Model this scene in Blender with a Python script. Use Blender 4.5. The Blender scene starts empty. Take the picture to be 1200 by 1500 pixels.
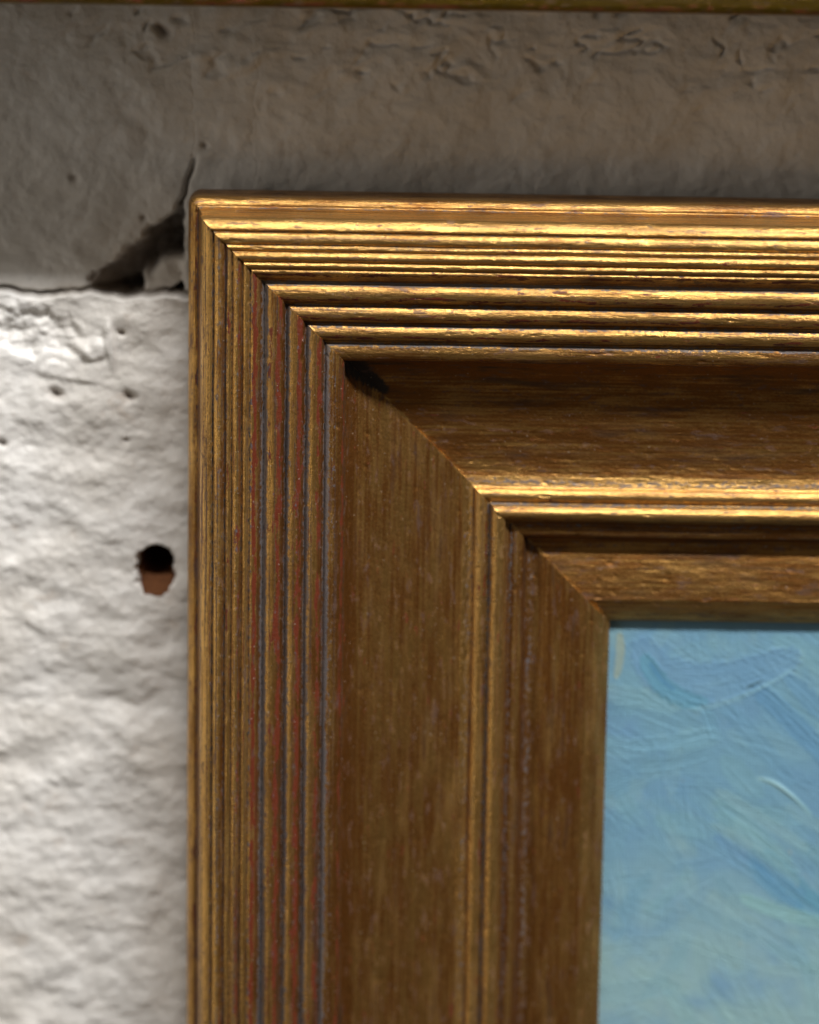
import bpy, math
import numpy as np
from mathutils import Vector, Matrix

# ------------------------------------------------------------------ camera, world, light, exposure
# all lengths below are in millimetres: u = right, v = up, h = out of the wall; P() turns them into Blender metres
S = bpy.context.scene
COL = S.collection
MM = 0.001

PITCH, ROLL = math.radians(11.1), 0.0155
cam_d = bpy.data.cameras.new('camera'); cam = bpy.data.objects.new('camera', cam_d); COL.objects.link(cam)
cam.location = (0.0412238, -0.6037756, 0.0583767)
d = Vector((0, math.cos(PITCH), -math.sin(PITCH))); r = Vector((1, 0, 0)); up = r.cross(d)
r2 = math.cos(ROLL)*r + math.sin(ROLL)*up; u2 = -math.sin(ROLL)*r + math.cos(ROLL)*up
M = Matrix((r2, u2, -d)).transposed().to_4x4(); M.translation = cam.location
cam.matrix_world = M
cam_d.sensor_fit = 'VERTICAL'; cam_d.sensor_height = 36; cam_d.sensor_width = 28.8
cam_d.lens = 4800/1500*36
cam_d.clip_start = 0.01; cam_d.clip_end = 50
cam_d.dof.use_dof = True
cam_d.dof.focus_distance = 0.590
cam_d.dof.aperture_fstop = 5.8
S.camera = cam

W = bpy.data.worlds.new('World'); S.world = W; W.use_nodes = True
W.node_tree.nodes['Background'].inputs[0].default_value = (1.0, 0.90, 0.78, 1)
W.node_tree.nodes['Background'].inputs[1].default_value = 0.065

def area(name, loc, target, sx, sy, power, col):
    l = bpy.data.lights.new(name, 'AREA'); l.shape = 'RECTANGLE'; l.size = sx; l.size_y = sy
    l.energy = power; l.color = col
    o = bpy.data.objects.new(name, l); COL.objects.link(o)
    o.location = loc
    o.rotation_euler = (Vector(target) - Vector(loc)).to_track_quat('-Z', 'Y').to_euler()
    return o
# long overhead lamp, in front of the wall and to the right
area('ceiling_lamp', (1.15, -1.14, 1.78), (1.15, 0, -0.04), 2.7, 0.20, 115, (1.0, 0.98, 0.955))
# broad dim daylight from a window on the left
area('window_light', (-1.45, -0.95, 0.10), (0.03, 0, -0.05), 0.55, 1.6, 5.2, (1.0, 0.90, 0.77))

S.view_settings.view_transform = 'Standard'; S.view_settings.look = 'None'
S.view_settings.exposure = 0; S.view_settings.gamma = 1
S.view_settings.use_curve_mapping = False
S.cycles.use_denoising = True
S.cycles.max_bounces = 8

# ------------------------------------------------------------------ numpy noise
def _hash(ix, iy, seed):
    n = (ix.astype(np.int64)*374761393 + iy.astype(np.int64)*668265263 + seed*2147483647) & 0xffffffff
    n = ((n ^ (n >> 13))*1274126177) & 0xffffffff
    n = ((n ^ (n >> 16))*2246822519) & 0xffffffff
    return ((n ^ (n >> 15)) & 0xffffff)/float(0x1000000)
def pnoise(x, y, seed=0):
    """gradient noise, about -1..1"""
    x, y = np.broadcast_arrays(np.asarray(x, float), np.asarray(y, float))
    ix = np.floor(x); iy = np.floor(y); fx = x-ix; fy = y-iy
    ux = fx*fx*fx*(fx*(fx*6-15)+10); uy = fy*fy*fy*(fy*(fy*6-15)+10)
    def g(dx, dy):
        a = _hash(ix+dx, iy+dy, seed)*2*np.pi
        return np.cos(a)*(fx-dx) + np.sin(a)*(fy-dy)
    a = g(0, 0)*(1-ux) + g(1, 0)*ux; b = g(0, 1)*(1-ux) + g(1, 1)*ux
    return (a*(1-uy) + b*uy)*1.5
def fbm(x, y, seed=0, octv=4, gain=0.5):
    t = 0; a = 1; n = 0
    for k in range(octv):
        t = t + a*pnoise(x*2**k + 17.3*k, y*2**k - 9.1*k, seed+k*31); n += a; a *= gain
    return t/n
def sst(a, b, x):
    t = np.clip((x-a)/(b-a), 0, 1); return t*t*(3-2*t)
def axis(*segs):
    out = [segs[0][0]]
    for a, b, st in segs:
        n = max(1, int(round(abs(b-a)/st)))
        out += list(a + (b-a)*np.arange(1, n+1)/n)
    return np.array(out)

# ------------------------------------------------------------------ mesh helpers
def link(name, me, mat, parent=None):
    o = bpy.data.objects.new(name, me); COL.objects.link(o)
    if mat: me.materials.append(mat)
    if parent: o.parent = parent
    return o
def grid_mesh(name, co, attrs=None, uv=None, flip=False, mask=None):
    """co: (n, m, 3) array in mm as (u, v, h)"""
    n, m = co.shape[:2]
    P = np.empty((n*m, 3), np.float32)
    c = co.reshape(-1, 3)
    P[:, 0] = c[:, 0]*MM; P[:, 1] = -c[:, 2]*MM; P[:, 2] = c[:, 1]*MM
    idx = np.arange(n*m).reshape(n, m)
    q = np.stack([idx[:-1, :-1], idx[1:, :-1], idx[1:, 1:], idx[:-1, 1:]], -1).reshape(-1, 4)
    if flip: q = q[:, ::-1]
    if mask is not None: q = q[mask.reshape(-1)]
    me = bpy.data.meshes.new(name)
    me.vertices.add(len(P)); me.vertices.foreach_set('co', P.ravel())
    me.loops.add(q.size); me.loops.foreach_set('vertex_index', q.ravel().astype(np.int32))
    me.polygons.add(len(q))
    me.polygons.foreach_set('loop_start', np.arange(0, q.size, 4, dtype=np.int32))
    me.polygons.foreach_set('loop_total', np.full(len(q), 4, np.int32))
    me.polygons.foreach_set('use_smooth', np.ones(len(q), bool))
    if uv is not None:
        l = me.uv_layers.new(name='UVMap')
        l.data.foreach_set('uv', uv.reshape(-1, 2)[q.ravel()].astype(np.float32).ravel())
    me.update(calc_edges=True)
    for k, v in (attrs or {}).items():
        v = np.asarray(v)
        if v.ndim == 3:
            a = me.attributes.new(k, 'FLOAT_COLOR', 'POINT')
            rgba = np.ones((n*m, 4), np.float32); rgba[:, :3] = v.reshape(-1, 3)
            a.data.foreach_set('color', rgba.ravel())
        else:
            a = me.attributes.new(k, 'FLOAT', 'POINT')
            a.data.foreach_set('value', v.reshape(-1).astype(np.float32))
    return me
def empty(name, loc=(0, 0, 0)):
    o = bpy.data.objects.new(name, None); COL.objects.link(o); o.location = loc
    o.empty_display_size = 0.02
    return o
def tag(o, label=None, cat=None, group=None, kind=None):
    for k, v in (('label', label), ('category', cat), ('group', group), ('kind', kind)):
        if v: o[k] = v
    return o

# ------------------------------------------------------------------ materials
class NT:
    def __init__(s, name):
        s.m = bpy.data.materials.new(name); s.m.use_nodes = True
        s.t = s.m.node_tree; s.n = s.t.nodes; s.b = s.n['Principled BSDF']
    def new(s, typ, **kw):
        x = s.n.new(typ)
        for k, v in kw.items(): setattr(x, k, v)
        return x
    def put(s, sock, v):
        if hasattr(v, 'is_linked') or isinstance(v, bpy.types.NodeSocket): s.t.links.new(v, sock)
        elif isinstance(v, (tuple, list)) and sock.type == 'RGBA' and len(v) == 3: sock.default_value = (*v, 1)
        else: sock.default_value = v
    def math(s, op, a, b=0.0, c=None, clamp=False):
        x = s.new('ShaderNodeMath', operation=op, use_clamp=clamp)
        s.put(x.inputs[0], a); s.put(x.inputs[1], b)
        if c is not None: s.put(x.inputs[2], c)
        return x.outputs[0]
    def attr(s, name, col=False):
        x = s.new('ShaderNodeAttribute', attribute_name=name)
        return x.outputs['Color' if col else 'Fac']
    def noise(s, vec, scale, detail=3, rough=0.5, dist=0.0):
        x = s.new('ShaderNodeTexNoise')
        s.put(x.inputs['Vector'], vec); x.inputs['Scale'].default_value = scale
        x.inputs['Detail'].default_value = detail; x.inputs['Roughness'].default_value = rough
        x.inputs['Distortion'].default_value = dist
        return x.outputs['Fac']
    def mapping(s, vec, scale=(1, 1, 1), loc=(0, 0, 0), rot=(0, 0, 0)):
        x = s.new('ShaderNodeMapping'); s.put(x.inputs['Vector'], vec)
        x.inputs['Scale'].default_value = scale; x.inputs['Location'].default_value = loc
        x.inputs['Rotation'].default_value = rot
        return x.outputs[0]
    def mix(s, f, a, b):
        x = s.new('ShaderNodeMix', data_type='RGBA')
        s.put(x.inputs[0], f); s.put(x.inputs[6], a); s.put(x.inputs[7], b)
        return x.outputs[2]
    def mixf(s, f, a, b):
        x = s.new('ShaderNodeMix', data_type='FLOAT')
        s.put(x.inputs[0], f); s.put(x.inputs[2], a); s.put(x.inputs[3], b)
        return x.outputs[0]
    def ss(s, a, b, x):
        m = s.new('ShaderNodeMapRange', interpolation_type='SMOOTHSTEP')
        s.put(m.inputs[0], x); m.inputs[1].default_value = a; m.inputs[2].default_value = b
        return m.outputs[0]
    def bump(s, h, strength, dist, normal=None):
        x = s.new('ShaderNodeBump'); x.inputs['Strength'].default_value = strength
        x.inputs['Distance'].default_value = dist; s.put(x.inputs['Height'], h)
        if normal is not None: s.put(x.inputs['Normal'], normal)
        return x.outputs[0]

def gilt_material(name, gold_a, gold_b, brown, tone_bias=0.0):
    """water gilding over red clay, toned with brown glaze and grey wax; UV = (along, across) in mm"""
    t = NT(name)
    uv = t.new('ShaderNodeUVMap').outputs[0]
    uv = t.mapping(uv, (1, 1, 1))
    streak = t.noise(t.mapping(uv, (0.035, 1.9, 1)), 1.0, 5, 0.65)
    streak2 = t.noise(t.mapping(uv, (0.06, 7.0, 1), (31, 7, 0)), 1.0, 3, 0.6)
    patch = t.noise(t.mapping(uv, (0.085, 0.30, 1), (5, 3, 0)), 1.0, 5, 0.62)
    smear = t.ss(0.50, 0.70, t.noise(t.mapping(uv, (0.055, 0.42, 1), (51, 29, 0)), 1.0, 4, 0.62, 0.4))
    speck = t.noise(t.mapping(uv, (1.7, 2.4, 1), (11, 2, 0)), 1.0, 4, 0.7)
    rub = t.noise(t.mapping(uv, (0.16, 0.9, 1), (3, 17, 0)), 1.0, 5, 0.65)
    ragged = t.noise(t.mapping(uv, (0.9, 1.6, 1), (23, 5, 0)), 1.0, 4, 0.65)
    wash_a, bole_a, tone_a = t.attr('wash'), t.attr('bole'), t.attr('tone')
    dark_a = t.attr('dirt_dark')
    gold = t.mix(streak, gold_a, gold_b)
    # brown glaze, streaky along the moulding; its tone also carries painted light and shade
    tn = t.math('ADD', tone_a, tone_bias)
    tn = t.math('ADD', tn, t.math('MULTIPLY', t.math('SUBTRACT', streak, 0.5), 2.3))
    tn = t.math('ADD', tn, t.math('MULTIPLY', t.math('SUBTRACT', patch, 0.5), 1.8))
    tn = t.math('ADD', tn, t.math('MULTIPLY', t.math('SUBTRACT', speck, 0.5), 0.9), clamp=True)
    tn.node.use_clamp = True
    col = t.mix(tn, gold, brown)
    met = t.mixf(tn, 1.0, 0.90)
    rgh = t.mixf(tn, 0.31, 0.44)
    sm_f = t.math('MULTIPLY', smear, t.math('MULTIPLY', tone_a, 0.85)); col = t.mix(sm_f, col, (0.040, 0.020, 0.010)); met = t.mixf(sm_f, met, 0.25)
    # fine dark flecks
    fl = t.ss(0.575, 0.68, t.noise(t.mapping(uv, (0.7, 1.7, 1), (2, 41, 0)), 1.0, 4, 0.75))
    fl = t.math('MULTIPLY', fl, 0.75)
    col = t.mix(fl, col, (0.045, 0.025, 0.014)); met = t.mixf(fl, met, 0.1)
    # fine dark and red lines rubbed along the reeds
    ln_a = t.attr('lines')
    l1 = t.noise(t.mapping(uv, (0.012, 1.5, 1), (9, 61, 0)), 1.0, 4, 0.72)
    l1 = t.math('ADD', l1, t.math('MULTIPLY', t.math('SUBTRACT', ragged, 0.5), 0.22))
    ld = t.math('MULTIPLY', t.ss(0.53, 0.60, l1), ln_a)
    col = t.mix(ld, col, t.mix(rub, (0.035, 0.016, 0.010), (0.075, 0.045, 0.035))); met = t.mixf(ld, met, 0.2)
    l2 = t.noise(t.mapping(uv, (0.014, 1.3, 1), (70, 33, 0)), 1.0, 4, 0.72)
    l2 = t.math('ADD', l2, t.math('MULTIPLY', t.math('SUBTRACT', rub, 0.5), 0.35))
    lr = t.math('MULTIPLY', t.ss(0.585, 0.63, l2), ln_a)
    col = t.mix(lr, col, (0.10, 0.019, 0.007)); met = t.mixf(lr, met, 0.1)
    # red clay where the gold is rubbed through
    b = t.math('ADD', bole_a, t.math('MULTIPLY', t.math('SUBTRACT', rub, 0.5), 3.2))
    b = t.math('ADD', b, t.math('MULTIPLY', t.math('SUBTRACT', ragged, 0.5), 0.8))
    b = t.ss(0.50, 0.62, b)
    col = t.mix(b, col, t.mix(ragged, (0.095, 0.016, 0.006), (0.165, 0.031, 0.010))); met = t.mixf(b, met, 0.0); rgh = t.mixf(b, rgh, 0.42)
    # grey-blue wax in the hollows
    w = t.math('ADD', wash_a, t.math('MULTIPLY', t.math('SUBTRACT', ragged, 0.5), 2.2))
    w = t.math('ADD', w, t.math('MULTIPLY', t.math('SUBTRACT', rub, 0.5), 0.9))
    w = t.ss(0.50, 0.80, w); w = t.math('MULTIPLY', w, 0.85)
    col = t.mix(w, col, t.mix(speck, (0.055, 0.050, 0.050), (0.150, 0.147, 0.160))); met = t.mixf(w, met, 0.05); rgh = t.mixf(w, rgh, 0.6)
    # near-black hollows and corner patch
    dm = t.ss(0.40, 0.80, t.math('ADD', dark_a, t.math('MULTIPLY', t.math('SUBTRACT', ragged, 0.5), 0.9)))
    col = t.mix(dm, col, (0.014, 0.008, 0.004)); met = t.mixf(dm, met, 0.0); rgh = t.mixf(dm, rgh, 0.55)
    # dull worn patches, the leaf rubbed off in ragged islands
    wn = t.noise(t.mapping(uv, (0.22, 0.75, 1), (8, 91, 0)), 1.0, 6, 0.68, 0.3)
    wn = t.math('MULTIPLY', t.ss(0.575, 0.625, wn), 0.7)
    col = t.mix(wn, col, t.mix(patch, (0.105, 0.028, 0.012), (0.13, 0.10, 0.085))); met = t.mixf(wn, met, 0.25); rgh = t.mixf(wn, rgh, 0.5)
    # pale dust grains
    du = t.ss(0.735, 0.76, t.noise(t.mapping(uv, (1.7, 1.7, 1), (77, 13, 0)), 1.0, 1, 0.4))
    du = t.math('MULTIPLY', du, 0.5)
    col = t.mix(du, col, (0.45, 0.38, 0.30)); met = t.mixf(du, met, 0.1)
    t.put(t.b.inputs['Base Color'], col); t.put(t.b.inputs['Metallic'], met)
    rgh = t.math('ADD', rgh, t.math('MULTIPLY', t.math('SUBTRACT', patch, 0.5), 0.16))
    t.put(t.b.inputs['Roughness'], rgh)
    hgt = t.math('ADD', t.math('MULTIPLY', streak2, 0.5), t.math('MULTIPLY', speck, 0.8))
    hgt = t.math('ADD', hgt, t.math('MULTIPLY', ragged, 0.8))
    hgt = t.math('ADD', hgt, t.math('MULTIPLY', rub, 1.2))
    hgt = t.math('SUBTRACT', hgt, t.math('MULTIPLY', b, 0.25))
    t.put(t.b.inputs['Normal'], t.bump(hgt, 0.6, 0.00020))
    return t.m

M_GILT = gilt_material('gilded_clay', (0.66, 0.325, 0.064), (0.87, 0.575, 0.215), (0.225, 0.090, 0.020))
M_GILT2 = gilt_material('olive_gilding', (0.20, 0.125, 0.014), (0.27, 0.175, 0.024), (0.10, 0.06, 0.006), 0.1)

def paint_wall_material():
    t = NT('white_masonry_paint')
    pos = t.new('ShaderNodeTexCoord').outputs['Object']
    big = t.noise(t.mapping(pos, (1, 1, 1)), 38, 4, 0.6)
    fine = t.noise(pos, 420, 4, 0.65)
    grain = t.noise(pos, 1500, 3, 0.6)
    col = t.mix(t.ss(0.35, 0.7, big), (0.80, 0.785, 0.76), (0.70, 0.67, 0.625))
    st = t.ss(0.60, 0.74, t.noise(pos, 130, 4, 0.65))
    col = t.mix(t.math('MULTIPLY', st, 0.28), col, (0.46, 0.33, 0.22))
    pt = t.attr('dirt_dark')
    col = t.mix(t.math('MULTIPLY', pt, 0.85), col, (0.20, 0.15, 0.115))
    bare = t.math('ADD', t.attr('bare'), t.math('MULTIPLY', t.math('SUBTRACT', fine, 0.5), 0.7))
    bare = t.ss(0.45, 0.6, bare)
    col = t.mix(bare, col, t.mix(fine, (0.070, 0.021, 0.005), (0.185, 0.066, 0.016)))
    t.put(t.b.inputs['Base Color'], col)
    t.put(t.b.inputs['Roughness'], t.mixf(bare, 0.52, 0.9))
    h = t.math('ADD', t.math('MULTIPLY', fine, 0.7), t.math('MULTIPLY', grain, 0.2))
    t.put(t.b.inputs['Normal'], t.bump(h, 0.6, 0.0006))
    return t.m
M_WALL = paint_wall_material()

def oil_material():
    t = NT('oil_paint')
    uv = t.new('ShaderNodeTexCoord').outputs['Object']
    c = t.attr('paint', True)
    n = t.noise(uv, 900, 3, 0.6)
    hs = t.new('ShaderNodeHueSaturation')
    t.put(hs.inputs['Color'], c); t.put(hs.inputs['Value'], t.math('ADD', 0.93, t.math('MULTIPLY', n, 0.14)))
    t.put(t.b.inputs['Base Color'], hs.outputs[0])
    t.b.inputs['Roughness'].default_value = 0.42
    t.b.inputs['Specular IOR Level'].default_value = 0.4
    weave = t.math('ADD', t.math('SINE', t.math('MULTIPLY', t.new('ShaderNodeSeparateXYZ').outputs[0], 1.0)), 0.0)
    t.put(t.b.inputs['Normal'], t.bump(n, 0.25, 0.00025))
    return t.m
M_OIL = oil_material()

# ------------------------------------------------------------------ the brick wall
HOLE = (-6.6, -70.9)
def wall_height(u, v):
    """painted surface of the wall in mm; returns h, dirt, bare"""
    wu = u + 1.6*pnoise(u/9, v/9, 3); wv = v + 1.6*pnoise(u/9, v/9, 4)
    vj = -20.3 + 0.9*pnoise(u/8, 0*u, 11) + 0.4*pnoise(u/2.2, 0*u, 12)     # joint under the upper course
    vk = -98.0 + 2.4*pnoise(u/13, 0*u, 13)                                  # joint under the second course
    up_ = sst(-0.25, 0.35, v - vj)                                         # 1 on the upper course
    # upper course: smoother, trowelled
    A = -4.2 + 0.75*fbm(wu/22, wv/16, 21, 3) + 0.85*fbm(wu/8.5, wv/7.0, 22, 5, 0.56)
    tear_zone = sst(12, 24, v)*sst(-45, 20, u) + 0.55*sst(20, 30, v)
    rn = pnoise((wu + 0.9*wv)/10, (wv - 0.25*wu)/3.6, 31) + 0.45*pnoise(wu/2.6, wv/1.9, 32)
    tz = np.clip(tear_zone, 0, 1)*sst(-0.25, 0.35, fbm(u/12, v/7, 34, 2))
    rk = fbm((wu + 0.7*wv)/13, (wv - 0.3*wu)/6.0, 37, 3)
    crs = np.exp(-(rk/0.085)**2)*sst(0.05, 0.40, pnoise(u/6, v/5, 38))*np.clip(tear_zone, 0, 1)
    A = A + tz*0.45*sst(0.15, 0.75, rn) - 0.9*crs
    A = A + 0.50*np.clip(tear_zone, 0, 1)*fbm(wu/7, wv/4.2, 33, 4, 0.5)
    # lower courses: thick lumpy paint
    lump = fbm(u/14, v/11.5, 41, 5, 0.50)
    rip = pnoise((wu + 0.35*wv)/5.2, (wv - 0.45*wu + 1.2*pnoise(u/4, v/4, 50))/2.6, 42)
    B = -1.9 + 0.75*fbm(u/30, v/30, 40, 2) + 1.70*lump + 0.09*rip*sst(-0.1, 0.5, fbm(u/11, v/9, 48, 2)) + 0.25*sst(-0.2, 0.6, pnoise(u/5.4, v/4.3, 49))*sst(-0.3, 0.3, pnoise(u/15, v/15, 39)) + 0.10*fbm(u/1.5, v/1.4, 43, 2)
    # rough crater and ledges high on the second course
    def ell(cu, cv, a, b, rot=0.0):
        c, s = math.cos(rot), math.sin(rot)
        x = (u-cu)*c + (v-cv)*s; y = -(u-cu)*s + (v-cv)*c
        return np.sqrt((x/a)**2 + (y/b)**2)
    crat = 1 - sst(0.55, 1.15, ell(-28.5, -27.5, 9.5, 5.0, -0.25) + 0.25*pnoise(u/2.2, v/2.0, 44))
    B = B - 1.1*crat + 0.8*crat*fbm(u/2.4, v/2.2, 45, 3)
    B = B + 0.9*(1 - sst(0.5, 1.2, ell(-18.2, -30.5, 2.6, 2.4))) + 0.8*(1 - sst(0.4, 1.1, ell(-15.2, -29.0, 1.2, 5.0, 0.12)))
    sh = ((v + 36.0) + 0.12*(u + 22) + 0.4*pnoise(u/4, v/4, 46))*1.0
    B = B + 0.55*np.exp(-((u + 21)/6.5)**4)*(sst(-1.0, 0.1, sh) - 1)*np.exp(-(sh/5)**2)
    # soft trough of the painted joint, a lip under it
    g = v - vk
    B = B - 0.60*np.exp(-(g/4.6)**2) + 0.25*np.exp(-((g + 6.5)/4.5)**2)
    B = B - 0.25*np.exp(-(g/0.9)**2)*sst(-0.1, 0.5, pnoise(u/9, v*0, 47))
    h = A*up_ + B*(1-up_)
    # ledge of the lower course and the open crack above it
    h = h + 0.6*np.exp(-((v - vj + 1.8)/1.5)**2)*(1-up_)*pnoise(u/5, v/5, 15)
    h = h - 2.6*np.exp(-((v - vj - 0.35)/0.42)**2)*(0.55 + 0.6*sst(-0.3, 0.3, pnoise(u/6, u*0, 14)))
    dirt_dark = 0.55*np.exp(-((v - vj - 0.35)/0.45)**2) + 0.12*crs*up_ + 0.15*up_*sst(0.30, 0.62, fbm(wu/5, wv/3.2, 36, 4, 0.6))
    # broken corner: line from (-19.3,-17.9) to (-2.2,-3.4); everything under it falls away
    L = np.array([17.1, 14.5]); L = L/np.linalg.norm(L)
    s_al = (u + 19.3)*L[0] + (v + 17.9)*L[1]
    s_pe = (u + 19.3)*L[1] - (v + 17.9)*L[0] + 1.1*pnoise(u/3.6, v/3.6, 51) + 0.5*pnoise(u/1.3, v/1.3, 52)  # positive = below the line
    ins = sst(-0.5, 1.2, s_pe)*sst(-1.0, 0.6, s_al)*sst(0.0, 0.7, v - vj)*(1 - sst(-2.4, -1.2, u + 0.35*pnoise(v/2, u/2, 53)))
    depth = 1.8 + 1.5*np.clip(s_pe, 0, 9) + 0.35*np.clip(s_al, 0, 20)
    # plug of loose mortar in the corner
    plug = 1 - sst(0.55, 1.1, ell(-5.0, -17.2, 6.2, 4.0, 0.75) + 0.25*pnoise(u/2.6, v/2.6, 55))
    cav = depth*(1 + 0.25*fbm(u/3, v/3, 54, 3))
    h = h - ins*(cav*(1 - plug) + plug*(1.4 + 0.6*pnoise(u/4.0, v/4.0, 56)))
    dirt_dark = dirt_dark + 0.75*ins*(1 - plug) + 0.15*ins
    # open crack up the side of the broken brick
    uc = 0.2 + (v - 4.0)*0.33 + 0.35*pnoise(v/3.0, v*0, 57)
    cr = np.exp(-((u - uc)/0.38)**2)*sst(-6, -3, v)*(1 - sst(2.0, 6.5, v))
    h = h - 2.4*cr; dirt_dark = dirt_dark + 0.6*cr
    # pits
    for pu, pv, pr, pd in ((-25.3, -39.0, 0.95, 1.9), (-11.5, -39.2, 0.85, 1.9), (-13.0, -27.3, 0.5, 1.5), (-35.4, -48.6, 0.6, 1.5),
                           (-12.2, -47.6, 0.35, 0.7), (2.2, 7.6, 0.5, 1.0), (-9.0, -6.0, 0.45, 0.8), (-5.2, 28.3, 1.0, 1.2), (-6.3, 29.3, 0.7, 0.9), (-22.0, 1.2, 0.6, 0.6)):
        e = np.exp(-(((u-pu)/(pr*1.25))**2 + ((v-pv+0.2*(u-pu))/pr)**2)); h = h - pd*e; dirt_dark = dirt_dark + 0.8*e
    # drilled hole with a chipped lower lip
    du, dv = u - HOLE[0], v - HOLE[1]
    rr = np.sqrt(du*du + dv*dv) + 0.12*pnoise(u/1.5, v/1.5, 61)
    chip = 1 - sst(0.62, 1.05, (np.abs(du/3.75)**2.6 + np.abs((dv + 1.9)/4.7)**2.6)**(1/2.6) + 0.14*pnoise(u/1.3, v/1.3, 62) + 0.08*pnoise(u/0.6, v/0.6, 63))
    h = h - 1.0*np.exp(-(rr/4.2)**4)*0.15
    h = h - chip*(0.3 + 1.25*np.clip(dv + 6.0, 0, 6))*(1 + 0.45*fbm(u/1.3, v/1.3, 64, 3))
    bore = 1 - sst(2.95, 3.3, rr)
    h = h*(1-bore) - 24*bore
    bare = np.clip(chip*1.5 + 0.52*np.exp(-(((du - 0.6)/2.9)**2 + ((dv + 6.0)/1.1)**2)) + (1 - sst(3.0, 3.35, rr)), 0, 1)
    h = np.where(bore > 0.01, h, np.minimum(h, -0.35))
    return h, np.clip(dirt_dark, 0, 1), bare

BR_L, BR_H, JT = 215.0, 66.2, 10.5
PIT_U, PIT_V = BR_L + JT, 76.7
# bricks: (u0, u1, v0, v1); the joints follow the photograph
def brick_edge(u, v, b):
    j = 1.1*pnoise(u/6, v/6, 71) + 0.5*pnoise(u/2.2, v/2.2, 72)
    return np.minimum(np.minimum(u - b[0], b[1] - u), np.minimum(v - b[2], b[3] - v)) + j
rows = [(-20.4 + PIT_V*k, -20.4 + PIT_V*k + BR_H) for k in range(-4, 4)]
bricks = []
for k, (v0, v1) in zip(range(-4, 4), rows):
    if k < 0: v0, v1 = v0 + 8.6, v1 + 10.2          # the lower courses butt up to the upper one
    off = 0.5 if k % 2 == 0 else 0.5 + BR_L/2 + JT/2
    for i in range(-2, 3):
        u1 = off + i*PIT_U
        bricks.append((u1 - BR_L, u1, v0, v1))
def dens(a, b, lo, hi, fine, coarse):
    """axis from a to b, fine inside lo..hi"""
    segs = []; p = a
    lo, hi = max(a, lo), min(b, hi)
    if hi <= lo: return axis((a, b, coarse))
    if lo > a: segs.append((a, lo, coarse))
    segs.append((lo, hi, fine))
    if hi < b: segs.append((hi, b, coarse))
    return axis(*segs)
wall_u = axis((-330, -45, 6), (-45, 4, 0.4), (4, 124, 0.5), (124, 480, 6))
wall_v = axis((-330, -170, 6), (-170, 38, 0.4), (38, 260, 6))
U, V = np.meshgrid(wall_u, wall_v, indexing='ij')
Hh, Dd, Bb = wall_height(U, V)
din = np.full(U.shape, -9.0)
for b in bricks: din = np.maximum(din, brick_edge(U, V, b))
Hh = Hh - 1.6*sst(0.1, 3.6, din)
rr = np.hypot(U - HOLE[0], V - HOLE[1])
qm = rr < 4.6
keep = ~(qm[:-1, :-1] | qm[1:, :-1] | qm[1:, 1:] | qm[:-1, 1:])
wall = link('wall', grid_mesh('wall', np.stack([U, V, Hh], -1), {'dirt_dark': Dd, 'bare': Bb}, mask=keep), M_WALL)
tag(wall, 'white painted brick wall behind the gilded frames', kind='structure')
for bb in bricks:
    b = (bb[0]-1.9, bb[1]+1.9, bb[2]-1.9, bb[3]+1.9)
    seen = b[0] < 124 and b[1] > -40 and b[2] < 38 and b[3] > -168
    if seen and b[2] > -25: au = dens(b[0], b[1], -40, 124, 0.34, 4); av = dens(b[2], b[3], -24, 38, 0.34, 4)
    elif seen: au = dens(b[0], b[1], -40, 4, 0.30, 4); av = dens(b[2], b[3], -168, -10, 0.30, 4)
    else: au = axis((b[0], b[1], 5)); av = axis((b[2], b[3], 4))
    U, V = np.meshgrid(au, av, indexing='ij')
    Hh, Dd, Bb = wall_height(U, V)
    e = brick_edge(U, V, bb)
    Hh = Hh - 1.6*(1 - sst(-3.0, 0.7, e))
    link('brick', grid_mesh('brick', np.stack([U, V, Hh], -1), {'dirt_dark': Dd, 'bare': Bb}), M_WALL, wall)

# ------------------------------------------------------------------ moulding
def arc(p, q, bulge, n):
    """points from p to q (p left out), bowed to the left of p->q by bulge mm"""
    p, q = np.array(p, float), np.array(q, float)
    t = np.arange(1, n+1)/n
    dd = q - p; nn = np.array([-dd[1], dd[0]])/np.linalg.norm(dd)
    w = np.sqrt(np.clip(1 - (2*t-1)**2, 0, 1))*0.45 + (1 - (2*t-1)**2)*0.55
    return p + dd*t[:, None] + nn*(bulge*w)[:, None]
def chain(start, *pieces):
    pts = [np.array([start], float)]
    for q, bulge, n in pieces:
        pts.append(arc(pts[-1][-1], q, bulge, n))
    return np.concatenate(pts)

REED = chain((0.25, 0.2),
    ((0.0, 1.2), 0.1, 4), ((0.35, 9.6), 0.15, 10), ((1.75, 11.7), 0.45, 12),      # side and its rounded nose
    ((2.0, 11.7), 0.0, 3), ((2.4, 12.6), -0.08, 4),                                # quirk
    ((3.15, 18.6), -0.35, 14), ((5.30, 21.0), 0.62, 16),                             # rise and first roll
    ((5.55, 20.65), -0.06, 4), ((7.55, 21.50), 0.58, 14),
    ((7.80, 21.20), -0.05, 4), ((8.75, 21.55), 0.32, 8), ((9.00, 21.30), -0.04, 4),
    ((10.6, 21.55), 0.52, 12), ((10.85, 21.25), -0.05, 4), ((12.0, 21.30), 0.42, 10),
    ((12.2, 21.10), -0.04, 4), ((13.05, 20.95), 0.30, 8), ((14.35, 19.75), 0.12, 8), ((14.85, 19.70), -0.12, 5),
    ((15.15, 20.10), 0.0, 4), ((18.35, 18.95), 1.10, 20), ((18.80, 19.10), -0.10, 5),
    ((21.90, 18.25), 1.10, 20), ((22.35, 18.40), -0.10, 5),
    ((25.35, 17.60), 1.02, 20), ((25.80, 17.75), -0.10, 5),
    ((28.75, 17.45), 0.42, 16), ((29.10, 16.75), 0.05, 4), ((29.15, 15.4), 0.0, 4))
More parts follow.
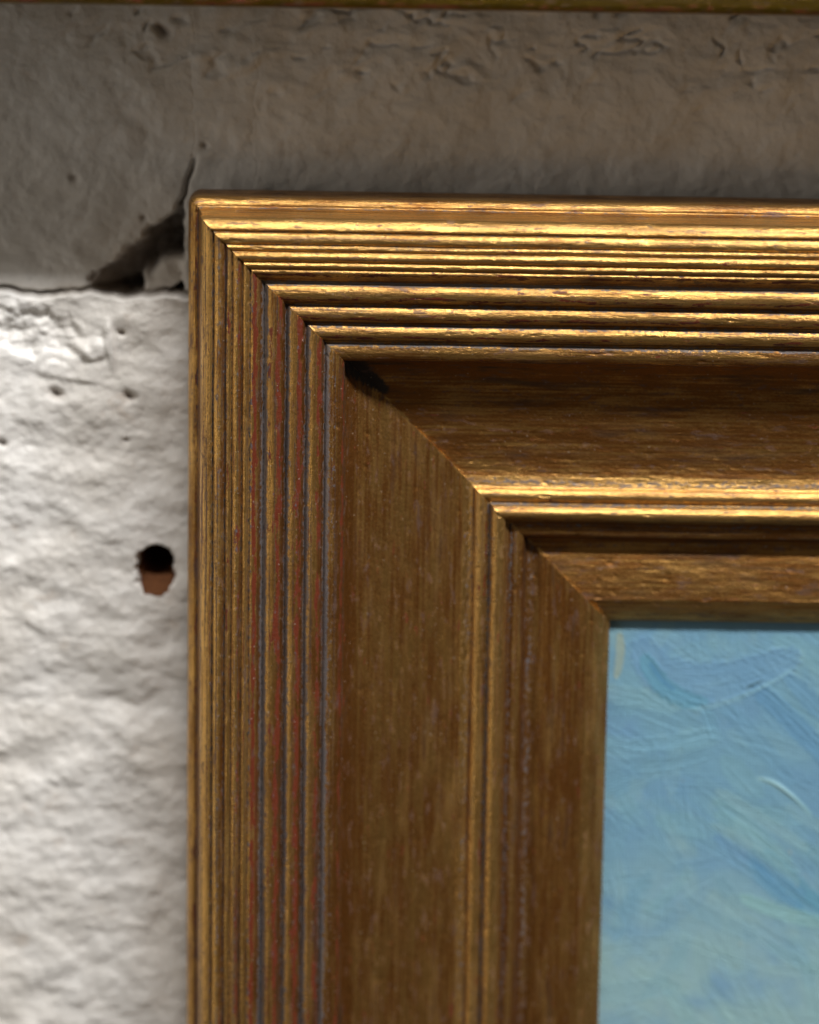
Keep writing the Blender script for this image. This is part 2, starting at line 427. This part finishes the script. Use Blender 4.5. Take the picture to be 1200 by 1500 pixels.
def smooth_through(pts, n):
    pts = np.array(pts, float); P_ = np.concatenate([[2*pts[0]-pts[1]], pts, [2*pts[-1]-pts[-2]]]); out = [pts[:1]]
    t = (np.arange(1, n+1)/n)[:, None]
    for k in range(1, len(P_)-2):
        a, b, c, e = P_[k-1], P_[k], P_[k+1], P_[k+2]
        out.append(0.5*(2*b + (c-a)*t + (2*a-5*b+4*c-e)*t*t + (3*b-a-3*c+e)*t**3))
    return np.concatenate(out)
PANEL = smooth_through([(29.15, 15.4), (30.6, 14.0), (33.2, 12.65), (37.0, 11.5), (41.5, 10.55), (46.0, 9.95), (49.6, 9.75), (51.5, 9.95), (52.9, 10.25)], 9)
BEAD = chain((52.9, 10.25),
    ((53.2, 10.4), 0.0, 3), ((55.65, 10.9), 0.85, 18), ((56.05, 10.9), -0.10, 4), ((56.35, 11.6), 0.0, 4),
    ((59.0, 11.3), 1.05, 20), ((59.75, 10.35), -0.15, 6), ((60.2, 10.2), -0.05, 4),
    ((62.35, 9.9), 0.40, 12), ((62.8, 8.6), 0.06, 6), ((63.3, 8.0), -0.12, 6))
SIGHT = chain((63.3, 8.0),
    ((65.8, 7.7), -0.25, 10), ((74.0, 8.35), 0.15, 24), ((75.0, 8.15), 0.12, 8), ((78.65, 6.1), 0.22, 14), ((79.0, 5.6), 0.08, 5), ((79.0, 3.0), 0.0, 4), ((83.0, 2.9), 0, 2))

def bumpf(u, c, w): return np.exp(-((u-c)/w)**2)
def finish(u, which):
    """wash / bole / tone along the profile"""
    wash = np.zeros_like(u); bole = np.zeros_like(u); tone = np.full_like(u, 0.22)
    for c, w, a in ((2.2, 0.25, 0.55), (5.45, 0.35, 0.62), (7.75, 0.3, 0.62), (8.95, 0.2, 0.4), (10.75, 0.25, 0.45), (12.2, 0.25, 0.5), (14.75, 0.55, 1.0), (18.85, 0.55, 0.75),
                    (22.4, 0.55, 0.8), (25.95, 0.6, 0.85), (30.2, 1.0, 0.15), (52.2, 0.9, 0.66), (56.1, 0.5, 0.72), (60.1, 0.5, 0.55), (63.9, 0.9, 0.5)):
        wash = np.maximum(wash, a*bumpf(u, c, w*(1.2 if which == 'side' else 1.0)))
    for c, w, a in ((1.9, 0.3, 0.30), (8.3, 0.3, 0.2), (13.05, 0.45, 0.62), (17.3, 0.6, 0.50), (21.0, 0.6, 0.50), (24.6, 0.55, 0.42), (10.2, 0.4, 0.22), (28.9, 0.35, 0.35), (55.4, 0.3, 0.22), (16.0, 0.5, 0.15)):
        bole = np.maximum(bole, a*bumpf(u, c, w))
    tone = np.where(u < 2.0, 0.55, tone)
    tone = np.where(u > 13.6, 0.38, tone)
    tone = np.where(u > 25.9, 0.62, tone)
    tone = np.where((u > 29.1) & (u < 51.0), 0.90 if which == 'top' else 0.72, tone)  # panel of the horizontal rails toned darker, painting in shade
    tone = np.where((u >= 51.0) & (u < 59.4), 0.30, tone)
    tone = np.where(u >= 59.4, 0.82, tone)
    tone = np.where(u > 74.4, 0.52, tone)
    for c, w, a in ((2.3, 0.4, 0.5), (14.2, 0.7, 0.4), (18.4, 0.5, 0.4), (22.0, 0.5, 0.45), (25.5, 0.5, 0.4), (29.9, 1.6, 0.55), (59.9, 0.6, 0.4), (62.9, 0.5, 0.5)):
        tone = tone + a*bumpf(u, c, w)
    if which == 'side':  # stiles toned darker to paint in their weaker light; outer nose lifted
        wash = wash*1.12 + 0.10*((u > 14) & (u < 29)); bole = bole*1.45 + 0.05; tone = tone + 0.22*(u < 29) + 0.05 - 0.45*(u < 2.0) - 0.12*((u > 2.2) & (u < 6))
        for c, w, a in ((0.9, 0.4, 0.42), (3.2, 0.5, 0.45), (6.6, 0.7, 0.5), (9.8, 0.5, 0.45), (12.4, 0.4, 0.5), (17.0, 0.5, 0.35), (20.6, 0.5, 0.38), (27.2, 0.8, 0.42), (61.0, 0.6, 0.35)):
            wash = np.maximum(wash, a*bumpf(u, c, w))
        wash = np.where((u > 50.5) & (u < 53), wash*0.7, wash)
        for c, w, a in ((7.6, 0.5, 0.5), (10.6, 0.4, 0.45), (53.0, 0.3, 0.5), (56.0, 0.3, 0.5), (61.2, 0.6, -0.3), (4.0, 0.7, -0.35), (6.2, 0.45, -0.4), (8.3, 0.3, -0.4), (9.6, 0.4, -0.4), (11.3, 0.35, -0.45), (12.5, 0.3, -0.4), (15.5, 0.5, -0.55), (19.4, 0.5, -0.5), (22.95, 0.5, -0.45), (26.6, 0.5, -0.3), (53.8, 0.5, -0.4), (57.0, 0.5, -0.4), (17.7, 0.6, 0.35), (21.3, 0.6, 0.35), (24.9, 0.6, 0.35)): tone = tone + a*bumpf(u, c, w)  # paints highlights on the bead edges and shade on their inner slopes
    return wash, bole, tone

def rail_strip(name, prof, mapper, length, T, seed, which, mat, parent, hoff, skirt, arc0, darkf=None):
    """one strip of the moulding, extruded between two mitres; mapper(u, s) -> (u, v)"""
    pu, ph = prof[:, 0], prof[:, 1]
    seg = np.concatenate([[0], np.cumsum(np.hypot(np.diff(pu), np.diff(ph)))]) + arc0
    start = pu + 0.10*pnoise(pu/0.9, pu*0 + seed, 81)*(pu > 1) - (0.04 if which == 'top' else 0.0)
    s = start[:, None] + (length - 2*pu)[:, None]*T[None, :]
    uu = np.broadcast_to(pu[:, None], s.shape)
    h = np.broadcast_to(ph[:, None], s.shape) + (hoff(pu)[:, None] if hoff else 0)*np.exp(-(s - start[:, None])/40)
    h = h + 0.05*pnoise(s/16, uu/2.5, seed+1) + 0.035*pnoise(s/4.5, uu/0.9, seed+2) - 0.16*sst(0.50, 0.80, pnoise(s/2.1, uu/1.1, seed+5))
    du_ = 0.05*pnoise(s/20, uu/4, seed+3) + 0.025*pnoise(s/3.5, uu/1.2, seed+4)
    # worn nose at the mitre
    X, Y = mapper(uu + du_, s)
    if which != 'upper':      # outer corner of the frame is softly rounded
        Rc = 2.2
        for ox, oy, sx, sy in ((0, 0, 1, -1), (FW, 0, -1, -1), (0, -FH, 1, 1), (FW, -FH, -1, 1)):
            a_, b_ = (X - ox)*sx, (Y - oy)*sy
            ca, cb = Rc - a_, Rc - b_
            inn = (ca > 0) & (cb > 0)
            n_ = np.maximum(np.hypot(ca, cb), 1e-6); m_ = np.maximum(ca, cb)
            f_ = np.where(inn, m_/n_, 1.0)
            X = np.where(inn, ox + sx*(Rc - ca*f_), X); Y = np.where(inn, oy + sy*(Rc - cb*f_), Y)
    wsh, bol, ton = finish(pu, which)
    bc = lambda a: np.broadcast_to(a[:, None], s.shape)
    dirt_dark = np.zeros(s.shape)
    if darkf is not None: dirt_dark = darkf(X, Y)
    # grime packed in the hollows, darkened on the stiles as painted shade; edges rubbed bright or opened up along the mitre
    groove = np.zeros_like(pu)
    for c in (2.2, 5.42, 7.7, 8.9, 10.72, 12.1, 14.6, 18.6, 22.15, 25.6, 29.3, 53.05, 55.95, 59.9, 62.9):
        groove = np.maximum(groove, bumpf(pu, c, 0.26))
    dirt_dark = np.maximum(dirt_dark, (0.68 if which == 'side' else 0.34)*bc(groove))
    near = np.exp(-((s - start[:, None])/0.42)**2); mn = pnoise(pu/1.7, pu*0 + seed, 95)
    ton = bc(ton) - 0.9*near*bc(sst(-0.1, 0.4, mn)); dirt_dark = dirt_dark + 0.75*near*bc(sst(0.25, 0.6, -mn))
    lns = np.where(pu < 29.2, 0.85 if which == 'side' else 0.45, np.where((pu > 52) & (pu < 63), 0.45, 0.0)); lns = np.where(pu < 2, 0.3, lns)
    co = np.stack([X, Y, h], -1)
    uvv = np.stack([s + seed*37.0, np.broadcast_to(seg[:, None], s.shape)], -1)
    at = {'wash': bc(wsh), 'bole': bc(bol), 'tone': ton, 'dirt_dark': dirt_dark, 'lines': bc(lns)}
    me = grid_mesh(name, co, at, uvv, flip=(mapper(1, 0)[0] - mapper(0, 0)[0])*(mapper(0, 1)[1] - mapper(0, 0)[1]) - (mapper(0, 1)[0] - mapper(0, 0)[0])*(mapper(1, 0)[1] - mapper(0, 0)[1]) < 0)
    o = link(name, me, mat, parent)
    if skirt:      # cut end of the rail, so that a proud mitre has a face
        c0 = co[:, 0, :]; c1 = c0.copy(); c1[:, 2] -= 2.0
        cc = np.stack([c0, c1], 1)
        sm = grid_mesh(name + '_end', cc, {k: np.stack([v[:, 0], v[:, 0]], 1) for k, v in {'wash': bc(wsh*0), 'bole': bc(bol*0 + 0.1), 'tone': ton*0 + 0.1, 'dirt_dark': dirt_dark*0, 'lines': dirt_dark*0}.items()},
                       np.stack([uvv[:, 0], uvv[:, 0] + 0.3], 1))
        sm.materials.append(mat)
        se = bpy.data.objects.new('mitre_face', sm); COL.objects.link(se); se.parent = o if parent.type == 'EMPTY' else parent
    return o

FW, FH = 390.0, 470.0
frame = empty('picture_frame')
tag(frame, 'wide gilded picture frame with reeded edge and worn red clay, around the blue painting', 'picture frame')
def Tden(L):
    a = axis((0, 2.4, 0.1), (2.4, 20, 0.4), (20, 175, 0.75), (175, L, 40)); return a/a[-1]
def mitre_lip(u):     # the upright rail stands slightly proud along parts of the joint
    return (0.48*sst(41.5, 43.5, u)*(1 - sst(50.5, 52.5, u)) + 0.40*sst(65, 67, u)*(1 - sst(76, 78.5, u)) - 0.22*(1 - sst(1.5, 4, u)) - 0.30*sst(3, 5, u)*(1 - sst(12, 14, u))
            + 0.14*sst(14, 15, u)*(1 - sst(28, 29, u)) + 0.16*pnoise(u/1.3, u*0, 91))
def corner_patch(X, Y):
    # ragged black patch where the panel meets the reeding
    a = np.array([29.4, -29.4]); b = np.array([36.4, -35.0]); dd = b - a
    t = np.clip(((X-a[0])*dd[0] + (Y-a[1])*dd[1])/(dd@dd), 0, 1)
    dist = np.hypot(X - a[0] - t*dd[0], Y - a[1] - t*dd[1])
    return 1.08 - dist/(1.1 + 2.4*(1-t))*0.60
def build_rail(mapper, length, T, seed, which, hoff, skirt, dark_patch):
    arcs = 0
    o = rail_strip('stile' if which == 'side' else 'rail', REED, mapper, length, T, seed, which, M_GILT, frame, hoff, skirt, 0)
    for nm, pr, a0 in (('panel', PANEL, 70), ('bead', BEAD, 95), ('sight_edge', SIGHT, 110)):
        rail_strip(nm, pr, mapper, length, T, seed, which, M_GILT, o, hoff, skirt, a0, corner_patch if (dark_patch and nm == 'panel') else None)
    return o
Tc = np.array([0, 0.02, 0.5, 0.98, 1.0])
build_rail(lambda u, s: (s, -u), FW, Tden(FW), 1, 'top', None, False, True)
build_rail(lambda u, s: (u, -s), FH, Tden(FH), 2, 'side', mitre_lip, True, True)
build_rail(lambda u, s: (FW - u, -s), FH, Tc, 3, 'side', None, False, False)
build_rail(lambda u, s: (s, -FH + u), FW, Tc, 4, 'top', None, False, False)

# ------------------------------------------------------------------ the frame hanging above
upper = empty('picture_frame', (0, 0, 0))
tag(upper, 'plain olive gold picture frame hanging above, only its lower edge in view', 'picture frame')
UP = chain((1.2, -0.5), ((0.5, 2.0), 0.1, 4), ((0.2, 26.0), 0.1, 10), ((0.45, 31.0), 0.10, 6), ((0.95, 32.0), 0.14, 6), ((10.0, 32.6), 0.05, 14), ((14, 31.0), 0.6, 10), ((40, 16), -1.5, 20), ((58, 12), 0.4, 10), ((60, 6), 0.2, 5))
UW, UH, UX, UY = 420.0, 340.0, -160.0, 34.2
def up_finish_rail(mapper, length, seed, name='rail'):
    pu = UP[:, 0]
    o = rail_strip(name, UP, mapper, length, axis((0, 1, 0.02)), seed, 'upper', M_GILT2, upper, None, False, 0)
    n = len(UP)
    tone = np.where(pu < 1.5, 0.35, 0.30); bole = 0.62*bumpf(pu, 1.2, 0.5)
    m = len(o.data.vertices)//n
    o.data.attributes['tone'].data.foreach_set('value', np.repeat(tone, m).astype(np.float32))
    o.data.attributes['bole'].data.foreach_set('value', np.repeat(bole, m).astype(np.float32))
    o.data.attributes['wash'].data.foreach_set('value', np.zeros(n*m, np.float32))
up_finish_rail(lambda u, s: (UX + s, UY + u), UW, 11)
up_finish_rail(lambda u, s: (UX + s, UY + UH - u), UW, 12)
up_finish_rail(lambda u, s: (UX + u, UY + s), UH, 13, 'stile')
up_finish_rail(lambda u, s: (UX + UW - u, UY + s), UH, 14, 'stile')

# ------------------------------------------------------------------ the painting
pu_ = axis((77.5, 123, 0.13), (123, FW - 77.5, 4)); pv_ = axis((-(FH - 77.5), -163, 4), (-163, -77.5, 0.13))
U, V = np.meshgrid(pu_, pv_, indexing='ij')
def lin(r, g, b):
    c = np.array([r, g, b])/255.0
    return np.where(c <= 0.04045, c/12.92, ((c+0.055)/1.055)**2.4)
def lerp3(a, b, f): return a + (b-a)*f[..., None]
gb = sst(-112, -156, V + 6*pnoise(U/14, V/14, 101))
colr = lerp3(np.broadcast_to(lin(118, 164, 196), U.shape + (3,)), np.broadcast_to(lin(150, 183, 196), U.shape + (3,)), gb)
colr = lerp3(colr, np.broadcast_to(lin(112, 156, 200), U.shape + (3,)), 0.7*sst(-0.1, 0.6, fbm(U/13, V/13, 102, 3)))
colr = lerp3(colr, np.broadcast_to(lin(152, 184, 190), U.shape + (3,)), 0.5*sst(0.1, 0.6, fbm(U/7, V/9, 103, 3)))
hp = 0.10*fbm(U/6, V/6, 104, 3)
rng = np.random.RandomState(7)
def stroke(p0, p1, p2, w, col, alpha, amp, edge=0.0, freq=2.2, seed=0, soft=0.25, dry=0.35):
    global colr, hp
    t = np.linspace(0, 1, 48)[:, None]
    p0, p1, p2 = map(np.array, (p0, p1, p2))
    C = (1-t)**2*p0 + 2*t*(1-t)*p1 + t*t*p2
    lo = C.min(0) - w; hi = C.max(0) + w
    i0, i1 = np.searchsorted(pu_, [lo[0], hi[0]]); j0, j1 = np.searchsorted(pv_, [lo[1], hi[1]])
    if i1 - i0 < 2 or j1 - j0 < 2: return
    u = U[i0:i1, j0:j1]; v = V[i0:i1, j0:j1]
    best = np.full(u.shape, 1e9); bt = np.zeros(u.shape); bd = np.zeros(u.shape)
    for k in range(47):
        a, b = C[k], C[k+1]; dd = b - a; L2 = dd@dd + 1e-9
        tt = np.clip(((u-a[0])*dd[0] + (v-a[1])*dd[1])/L2, 0, 1)
        ex = u - a[0] - tt*dd[0]; ey = v - a[1] - tt*dd[1]
        e = ex*ex + ey*ey; m = e < best
        best = np.where(m, e, best); bt = np.where(m, (k+tt)/47, bt)
        bd = np.where(m, (dd[0]*ey - dd[1]*ex)/math.sqrt(L2), bd)
    dist = np.sqrt(best)
    Ln = np.sum(np.hypot(*np.diff(C, axis=0).T))
    hw = w/2*(0.55 + 0.45*np.sqrt(np.clip(4*bt*(1-bt), 0, 1)))
    m = 1 - sst(hw*(1-soft), hw, dist + 0.10*w*pnoise(u/0.8, v/0.8, seed+5))
    br = pnoise(bd*freq + 0.15*pnoise(bt*Ln/4, bd*0, seed+9), bt*Ln/14, seed) + 0.6*pnoise(bd*freq*2.4, bt*Ln/9, seed+1)
    cov = m*np.clip(1 - dry*sst(-0.1, 0.5, br)*(0.4 + bt), 0, 1)
    colr[i0:i1, j0:j1] = lerp3(colr[i0:i1, j0:j1], np.broadcast_to(col, u.shape + (3,)), np.clip(alpha*cov*(1 + 0.25*br), 0, 1))
    rim = np.exp(-((dist - hw*0.93)/(0.07*w + 0.12))**2)
    hp[i0:i1, j0:j1] += amp*m*br*0.6 + edge*rim*m
pal = [lin(112, 160, 198), lin(122, 168, 194), lin(104, 150, 194), lin(132, 178, 192), lin(118, 166, 204), lin(146, 182, 192), lin(110, 158, 186)]
for k in range(210):
    cu, cv = rng.uniform(76, 124), rng.uniform(-165, -76)
    ang = (-0.65 if cu > 97 else rng.choice([-0.5, -0.15, 1.2])) + rng.normal(0, 0.35)
    ln = rng.uniform(6, 17); dx, dy = math.cos(ang)*ln/2, math.sin(ang)*ln/2
    bow = rng.normal(0, 1.6)
    c = pal[rng.randint(len(pal))]
    if cv < -140 and rng.rand() < 0.6: c = lin(150, 184, 190)
    stroke((cu-dx, cv-dy), (cu - dy/ln*bow, cv + dx/ln*bow), (cu+dx, cv+dy), rng.uniform(2.0, 5.5), c, rng.uniform(0.12, 0.36), 0.085, 0.03, rng.uniform(1.8, 3.2), 200+k*3)
# strokes one can tell apart in the photograph
stroke((85.5, -84.5), (91, -97), (113, -86), 9.0, lin(112, 158, 202), 0.75, 0.09, 0.10, 2.4, 901)
stroke((86.0, -86.5), (89.5, -94.5), (97, -94.8), 4.2, lin(96, 158, 190), 0.8, 0.08, 0.06, 2.2, 902)
stroke((87.0, -87.5), (89.0, -91.0), (91.5, -92.3), 1.0, lin(72, 132, 180), 0.7, 0.05, 0.0, 2.2, 903)
stroke((107.0, -92.0), (114, -97.5), (122, -107), 4.6, lin(92, 146, 194), 0.6, 0.14, 0.06, 2.0, 904)
stroke((113.0, -90.0), (119, -95.5), (124, -101), 4.2, lin(98, 150, 196), 0.55, 0.12, 0.06, 2.0, 905)
stroke((101.0, -95.6), (107, -101), (114, -110), 4.0, lin(112, 160, 196), 0.7, 0.13, 0.05, 2.2, 906)
stroke((97.0, -95.6), (98.4, -97.5), (99.6, -101.5), 2.6, lin(116, 166, 198), 0.7, 0.12, 0.05, 2.0, 907)
stroke((94, -96.3), (103, -95.5), (113.5, -88.2), 0.9, lin(138, 182, 206), 0.6, 0.02, 0.10, 2.0, 908, dry=0.1)
stroke((105.2, -91.9), (106.6, -91.1), (108.0, -90.4), 0.6, lin(74, 100, 104), 0.75, 0.0, 0.0, 2.0, 909)
stroke((83, -103.5), (92, -103.2), (99.5, -100.8), 3.4, lin(122, 170, 200), 0.6, 0.10, 0.12, 2.2, 910)
stroke((82, -107), (91, -107.4), (98.5, -104.5), 3.8, lin(116, 162, 192), 0.6, 0.10, 0.06, 2.2, 911)
stroke((108.0, -109.6), (112.3, -110.2), (118.2, -116.4), 1.4, lin(142, 186, 204), 0.7, 0.03, 0.0, 2.0, 912, dry=0.0)
stroke((107.8, -124.6), (112, -132.5), (124, -136), 6.0, lin(92, 154, 190), 0.65, 0.09, 0.05, 2.0, 913)
stroke((108.0, -125.2), (110.5, -131.0), (117, -134.5), 2.0, lin(76, 142, 190), 0.6, 0.05, 0.03, 2.0, 914)
stroke((110, -124), (116, -130), (124, -137), 3.0, lin(92, 156, 190), 0.6, 0.07, 0.04, 2.0, 915)
stroke((106, -133), (114, -137), (124, -138), 3.4, lin(142, 188, 194), 0.7, 0.08, 0.05, 2.0, 916)
stroke((81.0, -82.0), (81.6, -85.5), (80.6, -90.0), 2.0, lin(168, 176, 160), 0.75, 0.06, 0.05, 2.0, 917)
for k in range(6):
    y = -112 - 2.3*k
    stroke((100 + rng.uniform(-1, 1), y), (107, y - 4), (116 + rng.uniform(-2, 2), y - 11), 2.8, pal[rng.randint(len(pal))], 0.45, 0.13, 0.03, 2.6, 930+k*5)
# thick ridge of paint pushed up by the brush
tt = np.clip((U - 108.0)/10.2, 0, 1); yc = -109.4 - 1.0*tt - 6.2*tt**1.8
wd = 0.50*np.sin(np.pi*np.clip(tt*0.92 + 0.06, 0, 1))**0.9*(1 - 0.6*tt) + 0.05
rd = np.exp(-((V - yc)/np.maximum(wd, 0.05))**2)*((U > 107.7) & (U < 118.4))
hp += 0.34*rd*np.sin(np.pi*np.clip(tt, 0, 1))**0.8
colr = lerp3(colr, np.broadcast_to(lin(168, 202, 210), U.shape + (3,)), 0.5*rd)
# warm ground showing in scratches and flecks
fl = sst(0.50, 0.66, fbm(U/1.6, V/1.4, 120, 3))*sst(0.0, 0.35, fbm(U/8, V/10, 121, 2))
colr = lerp3(colr, np.broadcast_to(lin(186, 172, 148), U.shape + (3,)), 0.55*fl)
dk = sst(0.52, 0.7, fbm(U/1.3, V/1.3, 122, 3))*sst(0.1, 0.4, fbm(U/9, V/9, 123, 2))
colr = lerp3(colr, np.broadcast_to(lin(82, 112, 122), U.shape + (3,)), 0.5*dk)
weave = 0.012*(np.sin(U*2*np.pi/0.62) + np.sin(V*2*np.pi/0.62))
hp = 4.85 + 0.75*hp + weave
lum = colr.mean(-1, keepdims=True); colr = (lum + (colr - lum)*0.88)*np.array([0.80, 0.88, 0.835])
painting = link('painting', grid_mesh('painting', np.stack([U, V, hp], -1), {'paint': colr}), M_OIL)
tag(painting, 'oil painting of blue sky in visible brushstrokes, set inside the gilded frame', 'painting')
